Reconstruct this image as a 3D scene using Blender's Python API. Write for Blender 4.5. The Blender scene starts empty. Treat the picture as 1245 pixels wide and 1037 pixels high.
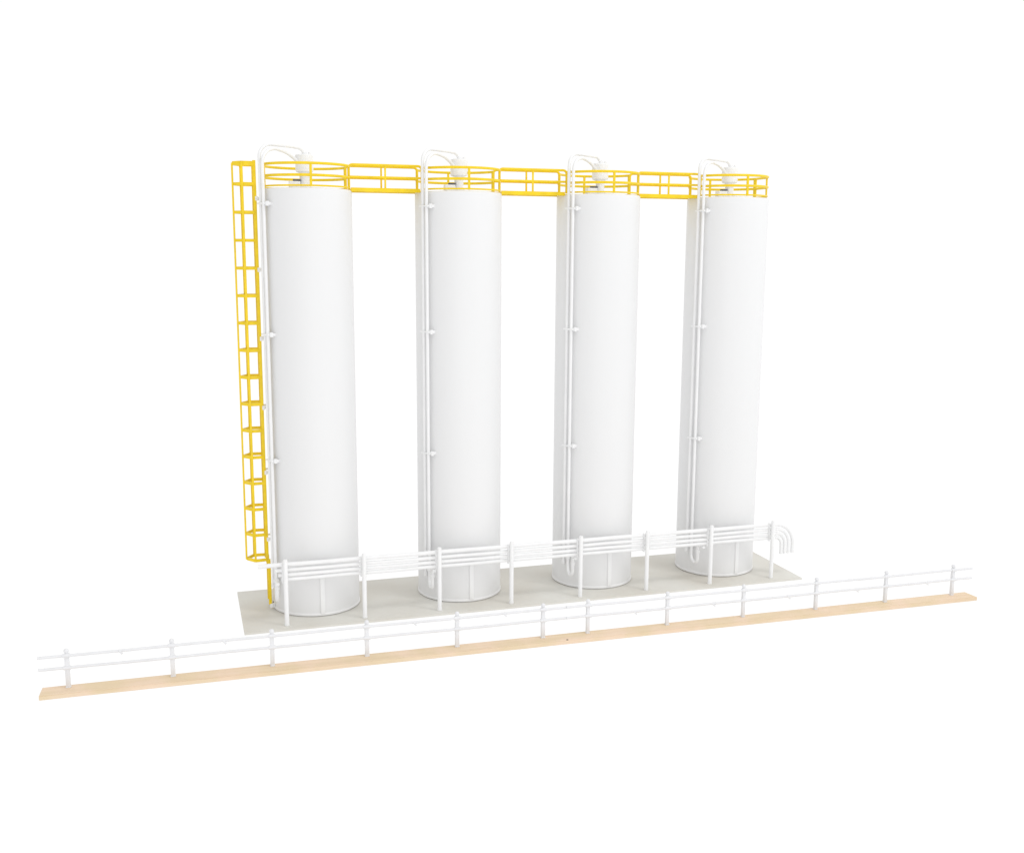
import bpy, bmesh, math, random
from mathutils import Vector, Matrix
random.seed(4)
sc = bpy.context.scene
COL = sc.collection
PI = math.pi
S, R, H = 5.2081, 1.5, 14.253          # silo spacing, radius, height of the shell

# ------------------------------------------------------------------ helpers
def newbm(): return bmesh.new()

def tube(bm, pts, r, seg=16, closed=False, cap=True):
    pts = [Vector(p) for p in pts]
    n = len(pts)
    tans = []
    for i in range(n):
        if closed:
            t = pts[(i+1) % n] - pts[(i-1) % n]
        else:
            a = pts[max(i-1, 0)]; b = pts[min(i+1, n-1)]
            t = b - a
        tans.append(t.normalized())
    up = Vector((0, 0, 1))
    if abs(tans[0].dot(up)) > .95: up = Vector((0, 1, 0))
    nrm = (up - tans[0]*up.dot(tans[0])).normalized()
    rings = []
    for i in range(n):
        nrm = (nrm - tans[i]*nrm.dot(tans[i])).normalized()
        bi = tans[i].cross(nrm)
        rr = r[i] if isinstance(r, (list, tuple)) else r
        rings.append([bm.verts.new(pts[i] + (nrm*math.cos(2*PI*k/seg) + bi*math.sin(2*PI*k/seg))*rr) for k in range(seg)])
    for i in range(n if closed else n-1):
        A, B = rings[i], rings[(i+1) % n]
        for k in range(seg):
            bm.faces.new((A[k], A[(k+1) % seg], B[(k+1) % seg], B[k]))
    if cap and not closed:
        bm.faces.new(list(reversed(rings[0]))); bm.faces.new(rings[-1])

def box(bm, c, s, rotz=0, bev=0.0):
    t = bmesh.new()
    bmesh.ops.create_cube(t, size=1)
    for v in t.verts: v.co = Vector((v.co.x*s[0], v.co.y*s[1], v.co.z*s[2]))
    if bev: bmesh.ops.bevel(t, geom=list(t.edges), offset=bev, segments=2, affect='EDGES', profile=.6)
    M = Matrix.Translation(Vector(c)) @ Matrix.Rotation(rotz, 4, 'Z')
    vs = {}
    for v in t.verts: vs[v.index] = bm.verts.new(M @ v.co)
    for f in t.faces: bm.faces.new([vs[v.index] for v in f.verts])
    t.free()

def lathe(bm, prof, seg=96, c=(0, 0)):
    rings = []
    for (r, z) in prof:
        if r < 1e-6: rings.append([bm.verts.new((c[0], c[1], z))])
        else: rings.append([bm.verts.new((c[0]+r*math.cos(2*PI*k/seg), c[1]+r*math.sin(2*PI*k/seg), z)) for k in range(seg)])
    for A, B in zip(rings, rings[1:]):
        for k in range(seg):
            k2 = (k+1) % seg
            if len(A) == 1: bm.faces.new((A[0], B[k2], B[k]))
            elif len(B) == 1: bm.faces.new((A[k], A[k2], B[0]))
            else: bm.faces.new((A[k], A[k2], B[k2], B[k]))

def arc(c, r, a0, a1, n, ux, uy):
    c = Vector(c); ux = Vector(ux); uy = Vector(uy)
    return [c + ux*(r*math.cos(a0+(a1-a0)*i/n)) + uy*(r*math.sin(a0+(a1-a0)*i/n)) for i in range(n+1)]

def obj(name, bm, mat, parent=None, loc=(0, 0, 0), rotz=0):
    bmesh.ops.recalc_face_normals(bm, faces=list(bm.faces))
    me = bpy.data.meshes.new(name); bm.to_mesh(me); bm.free()
    for p in me.polygons: p.use_smooth = True
    me.set_sharp_from_angle(angle=math.radians(35))
    me.materials.append(mat)
    o = bpy.data.objects.new(name, me); COL.objects.link(o)
    o.location = loc; o.rotation_euler = (0, 0, rotz)
    if parent: o.parent = parent
    return o

def thing(name, label, cat, loc=(0, 0, 0), group=None):
    o = bpy.data.objects.new(name, None); COL.objects.link(o)
    o.empty_display_size = .3
    o.location = loc; o['label'] = label; o['category'] = cat
    if group: o['group'] = group
    return o

# ------------------------------------------------------------------ materials
def mat(name, base, rough=.45, var=.04, nscale=1.2, bump=.05, bscale=40, spec=.4, vec_scale=(1, 1, 1), col2=None, contrast=1.0):
    m = bpy.data.materials.new(name); m.use_nodes = True
    nt = m.node_tree; N = nt.nodes; L = nt.links
    b = N['Principled BSDF']
    tc = N.new('ShaderNodeTexCoord'); mp = N.new('ShaderNodeMapping'); mp.inputs['Scale'].default_value = vec_scale
    L.new(tc.outputs['Object'], mp.inputs['Vector'])
    n1 = N.new('ShaderNodeTexNoise'); n1.inputs['Scale'].default_value = nscale; n1.inputs['Detail'].default_value = 4
    L.new(mp.outputs[0], n1.inputs['Vector'])
    cr = N.new('ShaderNodeValToRGB')
    a = [max(0, c*(1-var)) for c in base]; z = [min(1, c*(1+var)) for c in base]
    if col2: a, z = base, col2
    cr.color_ramp.elements[0].position = .5-.2/contrast; cr.color_ramp.elements[1].position = .5+.2/contrast
    cr.color_ramp.elements[0].color = (*a, 1); cr.color_ramp.elements[1].color = (*z, 1)
    L.new(n1.outputs['Fac'], cr.inputs['Fac']); L.new(cr.outputs[0], b.inputs['Base Color'])
    n2 = N.new('ShaderNodeTexNoise'); n2.inputs['Scale'].default_value = bscale; n2.inputs['Detail'].default_value = 3
    L.new(mp.outputs[0], n2.inputs['Vector'])
    bp = N.new('ShaderNodeBump'); bp.inputs['Strength'].default_value = bump; bp.inputs['Distance'].default_value = .02
    L.new(n2.outputs['Fac'], bp.inputs['Height']); L.new(bp.outputs[0], b.inputs['Normal'])
    mr = N.new('ShaderNodeMapRange'); mr.inputs['To Min'].default_value = rough-.06; mr.inputs['To Max'].default_value = rough+.08
    L.new(n1.outputs['Fac'], mr.inputs['Value']); L.new(mr.outputs[0], b.inputs['Roughness'])
    b.inputs['Specular IOR Level'].default_value = spec
    return m

M_SHELL = mat('silo_white_plastic', (.80, .802, .806), .42, .008, .5, .02, 14, spec=.22, vec_scale=(1, 1, .25))
M_WHITE = mat('white_plastic', (.86, .862, .865), .4, .02, 2, .03, 30)
M_FENCE = mat('fence_white_plastic', (.77, .772, .788), .45, .03, 3, .05, 30)
M_YEL = mat('yellow_plastic', (.87, .625, .010), .38, .08, 3, .06, 30)
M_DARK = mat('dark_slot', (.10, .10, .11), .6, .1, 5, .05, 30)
M_PLATE = mat('grey_base_board', (.63, .60, .54), .8, .0, .33, .12, 60, spec=.2, col2=(.71, .70, .655), contrast=1.1)
M_KNOT = mat('wood_knot', (.16, .12, .09), .7, .2, 20, .05, 30)

def wood():
    m = bpy.data.materials.new('pale_wood_strip'); m.use_nodes = True
    nt = m.node_tree; N = nt.nodes; L = nt.links; b = N['Principled BSDF']
    tc = N.new('ShaderNodeTexCoord'); mp = N.new('ShaderNodeMapping'); mp.inputs['Scale'].default_value = (.35, 9, 9)
    L.new(tc.outputs['Object'], mp.inputs['Vector'])
    n1 = N.new('ShaderNodeTexNoise'); n1.inputs['Scale'].default_value = 1.4; n1.inputs['Detail'].default_value = 6; n1.inputs['Distortion'].default_value = .4
    L.new(mp.outputs[0], n1.inputs['Vector'])
    cr = N.new('ShaderNodeValToRGB')
    cr.color_ramp.elements[0].position = .3; cr.color_ramp.elements[1].position = .72
    cr.color_ramp.elements[0].color = (.78, .62, .445, 1); cr.color_ramp.elements[1].color = (.85, .695, .53, 1)
    L.new(n1.outputs['Fac'], cr.inputs['Fac'])
    n3 = N.new('ShaderNodeTexNoise'); n3.inputs['Scale'].default_value = .9; n3.inputs['Detail'].default_value = 2
    L.new(tc.outputs['Object'], n3.inputs['Vector'])
    cr3 = N.new('ShaderNodeValToRGB')
    cr3.color_ramp.elements[0].position = .4; cr3.color_ramp.elements[1].position = .62
    cr3.color_ramp.elements[0].color = (.93, .93, .86, 1); cr3.color_ramp.elements[1].color = (1, .97, .98, 1)
    L.new(n3.outputs['Fac'], cr3.inputs['Fac'])
    mx = N.new('ShaderNodeMix'); mx.data_type = 'RGBA'; mx.blend_type = 'MULTIPLY'; mx.inputs[0].default_value = 1
    L.new(cr.outputs[0], mx.inputs[6]); L.new(cr3.outputs[0], mx.inputs[7])
    L.new(mx.outputs[2], b.inputs['Base Color'])
    bp = N.new('ShaderNodeBump'); bp.inputs['Strength'].default_value = .25; bp.inputs['Distance'].default_value = .01
    L.new(n1.outputs['Fac'], bp.inputs['Height']); L.new(bp.outputs[0], b.inputs['Normal'])
    b.inputs['Roughness'].default_value = .7; b.inputs['Specular IOR Level'].default_value = .2
    return m
M_WOOD = wood()

def glow_ground():
    # white ground with an added glow that washes out shading on it
    m = bpy.data.materials.new('white_glow_ground'); m.use_nodes = True
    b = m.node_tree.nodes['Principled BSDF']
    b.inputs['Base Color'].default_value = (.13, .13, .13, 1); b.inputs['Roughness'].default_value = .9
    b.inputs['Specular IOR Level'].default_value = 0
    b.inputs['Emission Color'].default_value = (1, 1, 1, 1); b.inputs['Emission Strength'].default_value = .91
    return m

# ------------------------------------------------------------------ ground, base board, wooden strip
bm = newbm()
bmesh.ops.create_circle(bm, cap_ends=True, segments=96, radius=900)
g = obj('ground', bm, glow_ground(), loc=(7, 0, -.07)); g['kind'] = 'structure'; g['label'] = 'plain white studio surface'

bm = newbm(); x0, x1, y0, y1 = -2.629, 18.127, -2.406, 1.970
box(bm, ((x0+x1)/2, (y0+y1)/2, -.033), (x1-x0, y1-y0, .066), bev=.006)
o = obj('base_board', bm, M_PLATE)
o['label'] = 'long flat grey board carrying the four white silos'; o['category'] = 'base board'

ang = -.0130
PX, PY = 7.2, -5.80
pl = thing('wooden_strip', 'long pale wooden strip under the white fence', 'wood strip', (PX, PY, 0))
pl.rotation_euler = (0, 0, ang)
bm = newbm(); L0, L1 = -15.59, 15.66
# slightly angled saw cuts at both ends
v = []
for z in (-.066, .06):
    for (x, y) in ((L0, -.325), (L1+.02, -.325), (L1-.02, .29), (L0+.02, .29)): v.append(bm.verts.new((x, y, z)))
for f in ((3, 2, 1, 0), (4, 5, 6, 7), (0, 1, 5, 4), (1, 2, 6, 5), (2, 3, 7, 6), (3, 0, 4, 7)): bm.faces.new([v[i] for i in f])
bmesh.ops.bevel(bm, geom=list(bm.edges), offset=.008, segments=2, affect='EDGES')
obj('plank', bm, M_WOOD, pl)
bm = newbm(); lathe(bm, [(0, .072), (.03, .070), (.045, .055)], 12, (0, -.27))
obj('knot', bm, M_KNOT, pl)

# ------------------------------------------------------------------ fence (two lengths)
def fence(loc, n, pitch, xa, xb, label, nubs, xs_end):
    t = thing('post_and_rail_fence', label, 'fence', loc, 'white fence lengths on the wooden strip')
    t.rotation_euler = (0, 0, ang)
    for k in range(n):
        x = k*pitch; bm = newbm()
        w = .105 if xs_end else .125
        box(bm, (x, 0, .56), (w, .115, 1.00), bev=.012)
        lathe(bm, [(.06, 1.05), (.048, 1.09), (.066, 1.11), (.074, 1.15), (.06, 1.185), (.03, 1.205), (0, 1.21)], 14, (x, 0))
        for z in (.655, 1.015):
            tube(bm, [(x-.10, -.045, z), (x+.10, -.045, z)], .058, 12)
        box(bm, (x, 0, .075), (w+.02, .135, .03), bev=.008)
        obj('post', bm, M_FENCE, t)
    for z, nn in ((1.015, nubs[0]), (.655, nubs[1])):
        bm = newbm()
        pts = []
        K = int((xb-xa)/.5)
        for i in range(K+1):
            x = xa+(xb-xa)*i/K
            pts.append((x, -.05+.004*math.sin(x*.9+z), z+.006*math.sin(x*1.3+z*3)))
        tube(bm, pts, .042, 12)
        for x in nn:                                         # little sprue nubs left on the rails
            tube(bm, [(x-.02, -.07, z+.01), (x+.07, -.14, z-.07)], .03, 8)
        obj('rail', bm, M_FENCE, t)
fence((-7.66, -5.475, 0), 6, 2.834, -.76, 14.92, 'left length of white post and rail fence on the wooden strip',
      ([1.42, 4.28, 9.95, 12.85], []), False)
fence((8.04, -5.475+ang*15.7, 0), 6, 2.818, -.765, 14.86, 'right length of white post and rail fence on the wooden strip',
      ([], [1.6, 4.45, 7.3, 10.0, 12.9]), True)

# ------------------------------------------------------------------ silos
AZ = [(67, 61), (60.5, 54.5), (60.5, 54.0), (67.5, 60)]     # fill pipes: degrees from the front towards the left
SL = ['leftmost tall white silo, beside the yellow caged ladder',
      'second white silo from the left, between the first and second yellow walkways',
      'third white silo from the left, between the second and third yellow walkways',
      'rightmost tall white silo, at the far end with a walkway only on its left']
def az(a, r, z):                                             # a: degrees from the front (-Y), positive to the left (-X)
    a = math.radians(a); return Vector((-math.sin(a)*r, -math.cos(a)*r, z))
RACK_Y = -1.86
for i in range(4):
    t = thing('silo', SL[i], 'silo', (i*S, 0, 0), 'white silos in a row on the grey board')
    # shell with a softly rounded shoulder and a very flat cone roof
    bm = newbm(); prof = [(R, 1.52)]
    for k in range(1, 29): prof.append((R, 1.52+(H-.06-1.52)*k/28))
    for k in range(1, 6):
        a = PI/2*k/5; prof.append((R-.06+.06*math.cos(a), H-.06+.06*math.sin(a)))
    lathe(bm, prof, 128); obj('shell', bm, M_SHELL, t)
    bm = newbm(); lathe(bm, [(R-.061, H-.001), (.9, H+.035), (.3, H+.08), (0, H+.085)], 96); obj('roof', bm, M_SHELL, t)
    bm = newbm(); lathe(bm, [(R+.001, .115), (R+.001, 1.50), (R-.012, 1.513), (R-.02, 1.52)], 128); obj('skirt', bm, M_SHELL, t)
    bm = newbm(); lathe(bm, [(R-.04, .002), (R-.04, .028), (R+.014, .03), (R+.018, .038), (R+.018, .085), (R+.008, .115), (R-.02, .118)], 128); obj('base_ring', bm, M_WHITE, t)
    bm = newbm(); a = [-1, -2, -4, -6][i]
    p = az(a, R+.012, .80); box(bm, p, (.15, .07, 1.37), -math.radians(a), .015); obj('skirt_rib', bm, M_WHITE, t)
    # guardrail around the roof
    rr = R*.957
    left_open = True; right_open = i < 3
    la = 73; 
    def ring_pts(r, z):
        if left_open and right_open:
            return [[az(-la+2*la*k/40, r, z) for k in range(41)],
                    [az(107+146*k/40, r, z) for k in range(41)]]
        return [[az(la-2*la*k/36, r, z) for k in range(37)] + [az(-107-146*k/36, r, z) for k in range(37)]]   # one closed run from the left opening all round the right side
    bm = newbm()
    for seg in ring_pts(rr, 14.325): tube(bm, seg, .029, 10)
    gr = obj('guardrail', bm, M_YEL, t)
    for z, r_ in ((15.02, .045), (14.65, .045)):
        for seg in ring_pts(rr, z):
            bm = newbm(); tube(bm, seg, r_, 10); obj('rail', bm, M_YEL, gr)
    for a_ in (0, la, -la, 107, -107, 180):
        p = az(a_, rr, 0); bm = newbm()
        box(bm, (p.x, p.y, 14.665), (.13 if abs(a_) == 107 else .078, .06, .75), -math.radians(a_), .008); obj('post', bm, M_YEL, gr)
    # filter on the roof
    cx = [-.03, .02, .05, .05][i]
    bm = newbm(); lathe(bm, [(.0, 14.80), (.20, 14.80), (.255, 14.815), (.290, 14.84), (.296, 15.33), (.280, 15.37), (.20, 15.395), (0, 15.40)], 40)
    f = obj('roof_filter', bm, M_WHITE, t, loc=(cx, 0, 0))
    bm = newbm(); lathe(bm, [(.20, 14.30), (.20, 14.36), (.155, 14.38), (.155, 14.70), (.19, 14.80)], 32); obj('neck', bm, M_WHITE, f)
    bm = newbm(); lathe(bm, [(0, 15.39), (.075, 15.395), (.075, 15.47), (.06, 15.49), (0, 15.49)], 20, (.02, 0)); obj('cap', bm, M_WHITE, f)
    bm = newbm(); lathe(bm, [(0, 15.38), (.045, 15.385), (.045, 15.46), (0, 15.465)], 16, (.17, -.06)); obj('cap', bm, M_WHITE, f)
    bm = newbm(); box(bm, (-.34, -.02, 14.42), (.36, .30, .20), 0, .02); obj('valve_box', bm, M_WHITE, f)
    bm = newbm(); box(bm, (-.27, -.08, 14.553), (.24, .15, .055), 0, .01); obj('valve_plate', bm, M_DARK, f)
    # the two fill pipes
    a1, a2 = AZ[i]; rp = R+.155
    d1 = -az(a1, 1, 0); Z = Vector((0, 0, 1)); fc = Vector((cx+.02, 0, 0))
    P1 = az(a1, rp, 0)
    h = fc - P1; hl = h.length; h.normalize()
    pts = [P1+Z*z for z in [.92+(15.18-.92)*k/24 for k in range(25)]]
    pts += arc(P1+h*.42+Z*15.22, .42, PI, PI/2, 10, h, Z)
    pts += [P1+h*q+Z*(15.64-.03*(q-.42)) for q in (.65, .85, 1.05, 1.2)]
    e = hl
    pts += arc(P1+h*(e-.30)+Z*15.30, .30, PI/2+.1, 0, 8, h, Z)
    pts = [p for p in pts]
    pts[-1] = P1+h*e+Z*15.40
    bm = newbm(); tube(bm, pts, .056, 16)
    tube(bm, [P1+Z*.90, P1+Z*1.02], .075, 16); obj('vent_pipe', bm, M_WHITE, t)
    P2 = az(a2, rp, 0)
    tgt = Vector((cx, 0, 0)) - P2; tl = tgt.length; h2 = tgt.normalized()
    pts = []
    # lower end turns forward and joins the pipe rack
    out = Vector((-.02, RACK_Y-.02-P2.y, 0)); ol = out.length; oh = out.normalized()
    sp = .56; er = .12
    pts += [P2+oh*ol+Z*1.38, P2+oh*(sp+er+.05)+Z*1.38]
    pts += arc(P2+oh*(sp+er)+Z*(1.38-er), er, PI/2, PI, 6, oh, Z)
    pts += [P2+oh*sp+Z*1.05]
    pts += [P2+oh*(sp/2)+oh*(sp/2*math.cos(q))+Z*(.84-.26*math.sin(q)) for q in [PI*k/12 for k in range(0, 13)]]
    pts += [P2+Z*z for z in [.98+(14.95-.98)*k/24 for k in range(25)]]
    pts += arc(P2+h2*.50+Z*15.0, .50, PI, PI*.42, 12, h2, Z)
    q0 = pts[-1]; q1 = P2+h2*(tl-.27)+Z*15.14
    pts += [q0.lerp(q1, s)+Z*(.07*math.sin(PI*s)) for s in (.25, .5, .75, 1)]
    bm = newbm(); tube(bm, pts, .056, 16)
    tube(bm, [P2+Z*1.12, P2+Z*1.24], .08, 16)
    tube(bm, [P2+oh*sp+Z*1.05, P2+oh*sp+Z*1.15], .078, 16)
    obj('fill_pipe', bm, M_WHITE, t)
    for z in (13.76, 9.555, 5.345):
        bm = newbm()
        am = a2-2.5
        p = az(am-1.5, R+.06, z); box(bm, p, (.20, .17, .10), -math.radians(am), .015)
        p = az((a1+a2)/2, R+.155, z); box(bm, p, (.42, .15, .055), -math.radians((a1+a2)/2), .012)
        p = az(am-2.5, R+.12, z); tube(bm, [p-Z*.075, p+Z*.075], .06, 12)
        obj('pipe_clamp', bm, M_WHITE, t)

# ------------------------------------------------------------------ walkways between the silos
WL = ['yellow walkway with handrails, leftmost of the three, bridging the first and second silos',
      'yellow walkway with handrails, middle one, bridging the second and third silos',
      'yellow walkway with handrails, rightmost of the three, bridging the third and fourth silos']
XA, XB, YB = 1.37, 3.84, .37
def make_walkway(label):
    t = thing('walkway', label, 'walkway', (0, 0, 0), 'yellow walkways between the silo tops')
    bm = newbm(); box(bm, (2.60, 0, 14.262), (2.32, .82, .035), bev=.006)
    for y in (-.41, .41): box(bm, (2.60, y, 14.275), (2.34, .05, .13), bev=.01)
    obj('deck', bm, M_YEL, t)
    for y in (-YB, YB):
        bm = newbm(); c = .13
        pts = [(XA, y, 14.31), (XA, y, 14.6)]
        pts += arc((XA+c, y, 15.085-c), c, PI, PI/2, 7, (1, 0, 0), (0, 0, 1))
        pts += [(2.0, y, 15.085), (2.6, y, 15.085), (3.2, y, 15.085)]
        pts += arc((XB-c, y, 15.085-c), c, PI/2, 0, 7, (1, 0, 0), (0, 0, 1))
        pts += [(XB, y, 14.6), (XB, y, 14.31)]
        tube(bm, pts, .043, 12); hr = obj('handrail', bm, M_YEL, t)
        bm = newbm(); tube(bm, [(XA+.03, y, 14.69), (XB-.03, y, 14.69)], .038, 12); obj('mid_rail', bm, M_YEL, hr)
        bm = newbm(); box(bm, (2.59, y, 14.68), (.06, .05, .76), bev=.006); obj('post', bm, M_YEL, hr)
    return t
def kids(o): return [c for c in bpy.data.objects if c.parent == o]
def copy_tree(o, parent=None):
    c = o.copy(); COL.objects.link(c); c.parent = parent
    for k in kids(o): copy_tree(k, c)
    return c
w0 = make_walkway(WL[0])
ws = [w0] + [copy_tree(w0) for _ in range(2)]
for i, w in enumerate(ws): w.location = (i*S, 0, 0); w['label'] = WL[i]

# ------------------------------------------------------------------ caged ladder
t = thing('caged_ladder', 'tall yellow ladder with safety cage on the left side of the first silo', 'ladder', (0, 0, 0))
for y in (-.29, .29):
    bm = newbm()
    box(bm, (-1.675, y, 8.45), (.10, .06, 13.38), bev=.012)
    obj('side_rail', bm, M_YEL, t)
    bm = newbm(); box(bm, (-1.62, y, .97), (.10, .06, 1.56), bev=.012); box(bm, (-1.648, y, 1.755), (.15, .07, .10), bev=.01)
    obj('side_rail', bm, M_YEL, t)
z = .35; 
while z < 15.0:
    bm = newbm(); xx = -1.62 if z < 1.76 else -1.675
    tube(bm, [(xx, -.27, z), (xx, .27, z)], .02, 8); obj('rung', bm, M_YEL, t); z += .305
hp = [(-1.69, -.31), (-1.85, -.34), (-2.06, -.35), (-2.10, -.325), (-2.30, -.05), (-2.325, 0)]
hp = hp + [(x, -y) for x, y in reversed(hp[:-1])]
def hoop(z, hh, zo=0):
    bm = newbm()
    # flat band bent round the cage
    n = len(hp); vs = []
    for j, (x, y) in enumerate(hp):
        a = Vector(hp[max(j-1, 0)]); b = Vector(hp[min(j+1, n-1)]); d = (b-a).normalized(); nn = Vector((d.y, -d.x))
        for s in (-.022, .022):
            for q in (-hh/2, hh/2): vs.append(bm.verts.new((x+nn.x*s, y+nn.y*s, z+q)))
    for j in range(n-1):
        A = vs[4*j:4*j+4]; B = vs[4*j+4:4*j+8]
        for (p, q) in ((0, 1), (1, 3), (3, 2), (2, 0)): bm.faces.new((A[p], A[q], B[q], B[p]))
    bm.faces.new(vs[:4][0:1]+[vs[1], vs[3], vs[2]]); bm.faces.new([vs[-4], vs[-3], vs[-1], vs[-2]])
    obj('cage_hoop', bm, M_YEL, t)
hoop(15.04, .13)
for k in range(14): hoop(14.39-.9*k, .10)
hoop(1.80, .10)
for (x, y, w) in ((-2.35, 0, .05), (-2.07, -.372, .07), (-2.07, .372, .07)):
    bm = newbm(); box(bm, (x, y, (15.06+1.78)/2), (w if y else .06, .035 if y else .09, 15.06-1.78), bev=.006); obj('cage_bar', bm, M_YEL, t)
for z in (13.93, 11.64, 9.38, 7.07, 4.85, 2.52, .15):
    for y in (-.29,):
        bm = newbm(); xw = -1.62 if z < 1 else -1.66
        tube(bm, [(xw, y-.05, z), (-1.44, y+.05, z)], .042, 10)
        box(bm, (-1.625 if z > 1 else -1.58, y-.045, z), (.10, .05, .14), bev=.012)
        box(bm, (-1.50, y+.0, z), (.05, .13, .14), bev=.012)
        wb = obj('wall_bracket', bm, M_WHITE, t)
        bm = newbm(); tube(bm, [(-1.50, -.06, z+.03), (-1.50, -.115, z+.03)], .032, 8); obj('shade_stub', bm, M_DARK, wb)  # dark stub added for the small shadow spot on the bracket
    bm = newbm(); tube(bm, [(-1.62, .29, z), (-1.43, .29, z)], .035, 8); obj('wall_bracket', bm, M_WHITE, t)

# ------------------------------------------------------------------ pipe rack in front of the silos
t = thing('pipe_rack', 'white rack of four horizontal pipes on thin posts in front of the silos', 'pipe rack', (0, 0, 0))
for k in range(8):
    x = -1.23+2.601*k; bm = newbm()
    tube(bm, [(x, -2.05, 0), (x, -2.05, .1), (x, -2.05, 1.35), (x, -2.05, 2.22), (x, -2.05, 2.255)], [.08, .075, .075, .075, .055], 16)
    tube(bm, [(x, -2.05, 0.004), (x, -2.05, .05)], .085, 16)
    # bracket that holds the pipes
    box(bm, (x-.09, -1.93, 1.78), (.04, .10, .70), bev=.008)
    for zz in (1.60, 1.765, 1.94): box(bm, (x-.045, -1.98, zz), (.06, .05, .05), bev=.006)
    obj('post', bm, M_WHITE, t)
for j, (z, r_) in enumerate(((2.035, .072), (1.85, .062), (1.685, .062), (1.53, .062))):
    rad = [.78, .60, .435, .28][j]
    xl = [-2.1, -1.55, -1.45, -1.35][j]
    bm = newbm(); pts = [(xl, RACK_Y, z)]
    n = 24
    for k in range(1, n+1): pts.append((xl+(17.2-xl)*k/n, RACK_Y, z+.006*math.sin(k*1.7+j)))
    pts += arc((17.2, RACK_Y, z-rad), rad, PI/2, 0, 12, (1, 0, 0), (0, 0, 1))[1:]
    xe = 17.2+rad
    pts += [(xe, RACK_Y, 1.1), (xe, RACK_Y, .86)]
    tube(bm, pts, r_, 16)
    obj('pipe', bm, M_WHITE, t)

# ------------------------------------------------------------------ light
w = bpy.data.worlds.new('World'); sc.world = w; w.use_nodes = True
w.node_tree.nodes['Background'].inputs[0].default_value = (1, 1, 1, 1)
nt = w.node_tree; N = nt.nodes; L = nt.links
tc = N.new('ShaderNodeTexCoord'); sx = N.new('ShaderNodeSeparateXYZ'); L.new(tc.outputs['Generated'], sx.inputs[0])
# studio surround: dim on the far left, brighter on the far right, even white in between
mr = N.new('ShaderNodeMapRange'); mr.interpolation_type = 'SMOOTHSTEP'
mr.inputs['From Min'].default_value = -.85; mr.inputs['From Max'].default_value = -.28
mr.inputs['To Min'].default_value = .74; mr.inputs['To Max'].default_value = 1.03
L.new(sx.outputs[0], mr.inputs['Value'])
m2 = N.new('ShaderNodeMapRange'); m2.inputs['From Min'].default_value = .7; m2.inputs['From Max'].default_value = 1
m2.inputs['To Min'].default_value = 0; m2.inputs['To Max'].default_value = .05
L.new(sx.outputs[0], m2.inputs['Value'])
ad = N.new('ShaderNodeMath'); ad.operation = 'ADD'; L.new(mr.outputs[0], ad.inputs[0]); L.new(m2.outputs[0], ad.inputs[1])
L.new(ad.outputs[0], N['Background'].inputs[1])
def area(loc, target, size, energy, color=(1, 1, 1)):
    l = bpy.data.lights.new('area_lamp', 'AREA'); l.shape = 'SQUARE'; l.size = size; l.energy = energy; l.color = color
    o = bpy.data.objects.new('area_lamp', l); COL.objects.link(o); o.location = loc
    d = Vector(target)-Vector(loc); o.rotation_euler = d.to_track_quat('-Z', 'Y').to_euler()
area((34, -30, 60), (8, 0, 5), 14, 7500)
area((2, -48, 1.5+5), (8, 0, 0), 9, 1300)  # unseen low fill added in front to lighten the silo bases

# ------------------------------------------------------------------ camera
cd = bpy.data.cameras.new('camera'); co = bpy.data.objects.new('camera', cd); COL.objects.link(co)
f_ = Vector((0.29489024, 0.94060441, -0.16823524)); r_ = Vector((0.9544785, -0.29822582, 0.00566986)); u_ = Vector((0.044839, 0.16224891, 0.98573057))
M = Matrix((r_, u_, -f_)).transposed().to_4x4(); M.translation = Vector((-4.18166736, -36.31046034, 12.47259336))
co.matrix_world = M
cd.sensor_fit = 'HORIZONTAL'; cd.sensor_width = 36; cd.lens = 36*1287.70772/1245
cd.clip_end = 3000
sc.camera = co
sc.view_settings.view_transform = 'Standard'; sc.view_settings.look = 'None'; sc.view_settings.exposure = 0
sc.render.film_transparent = False
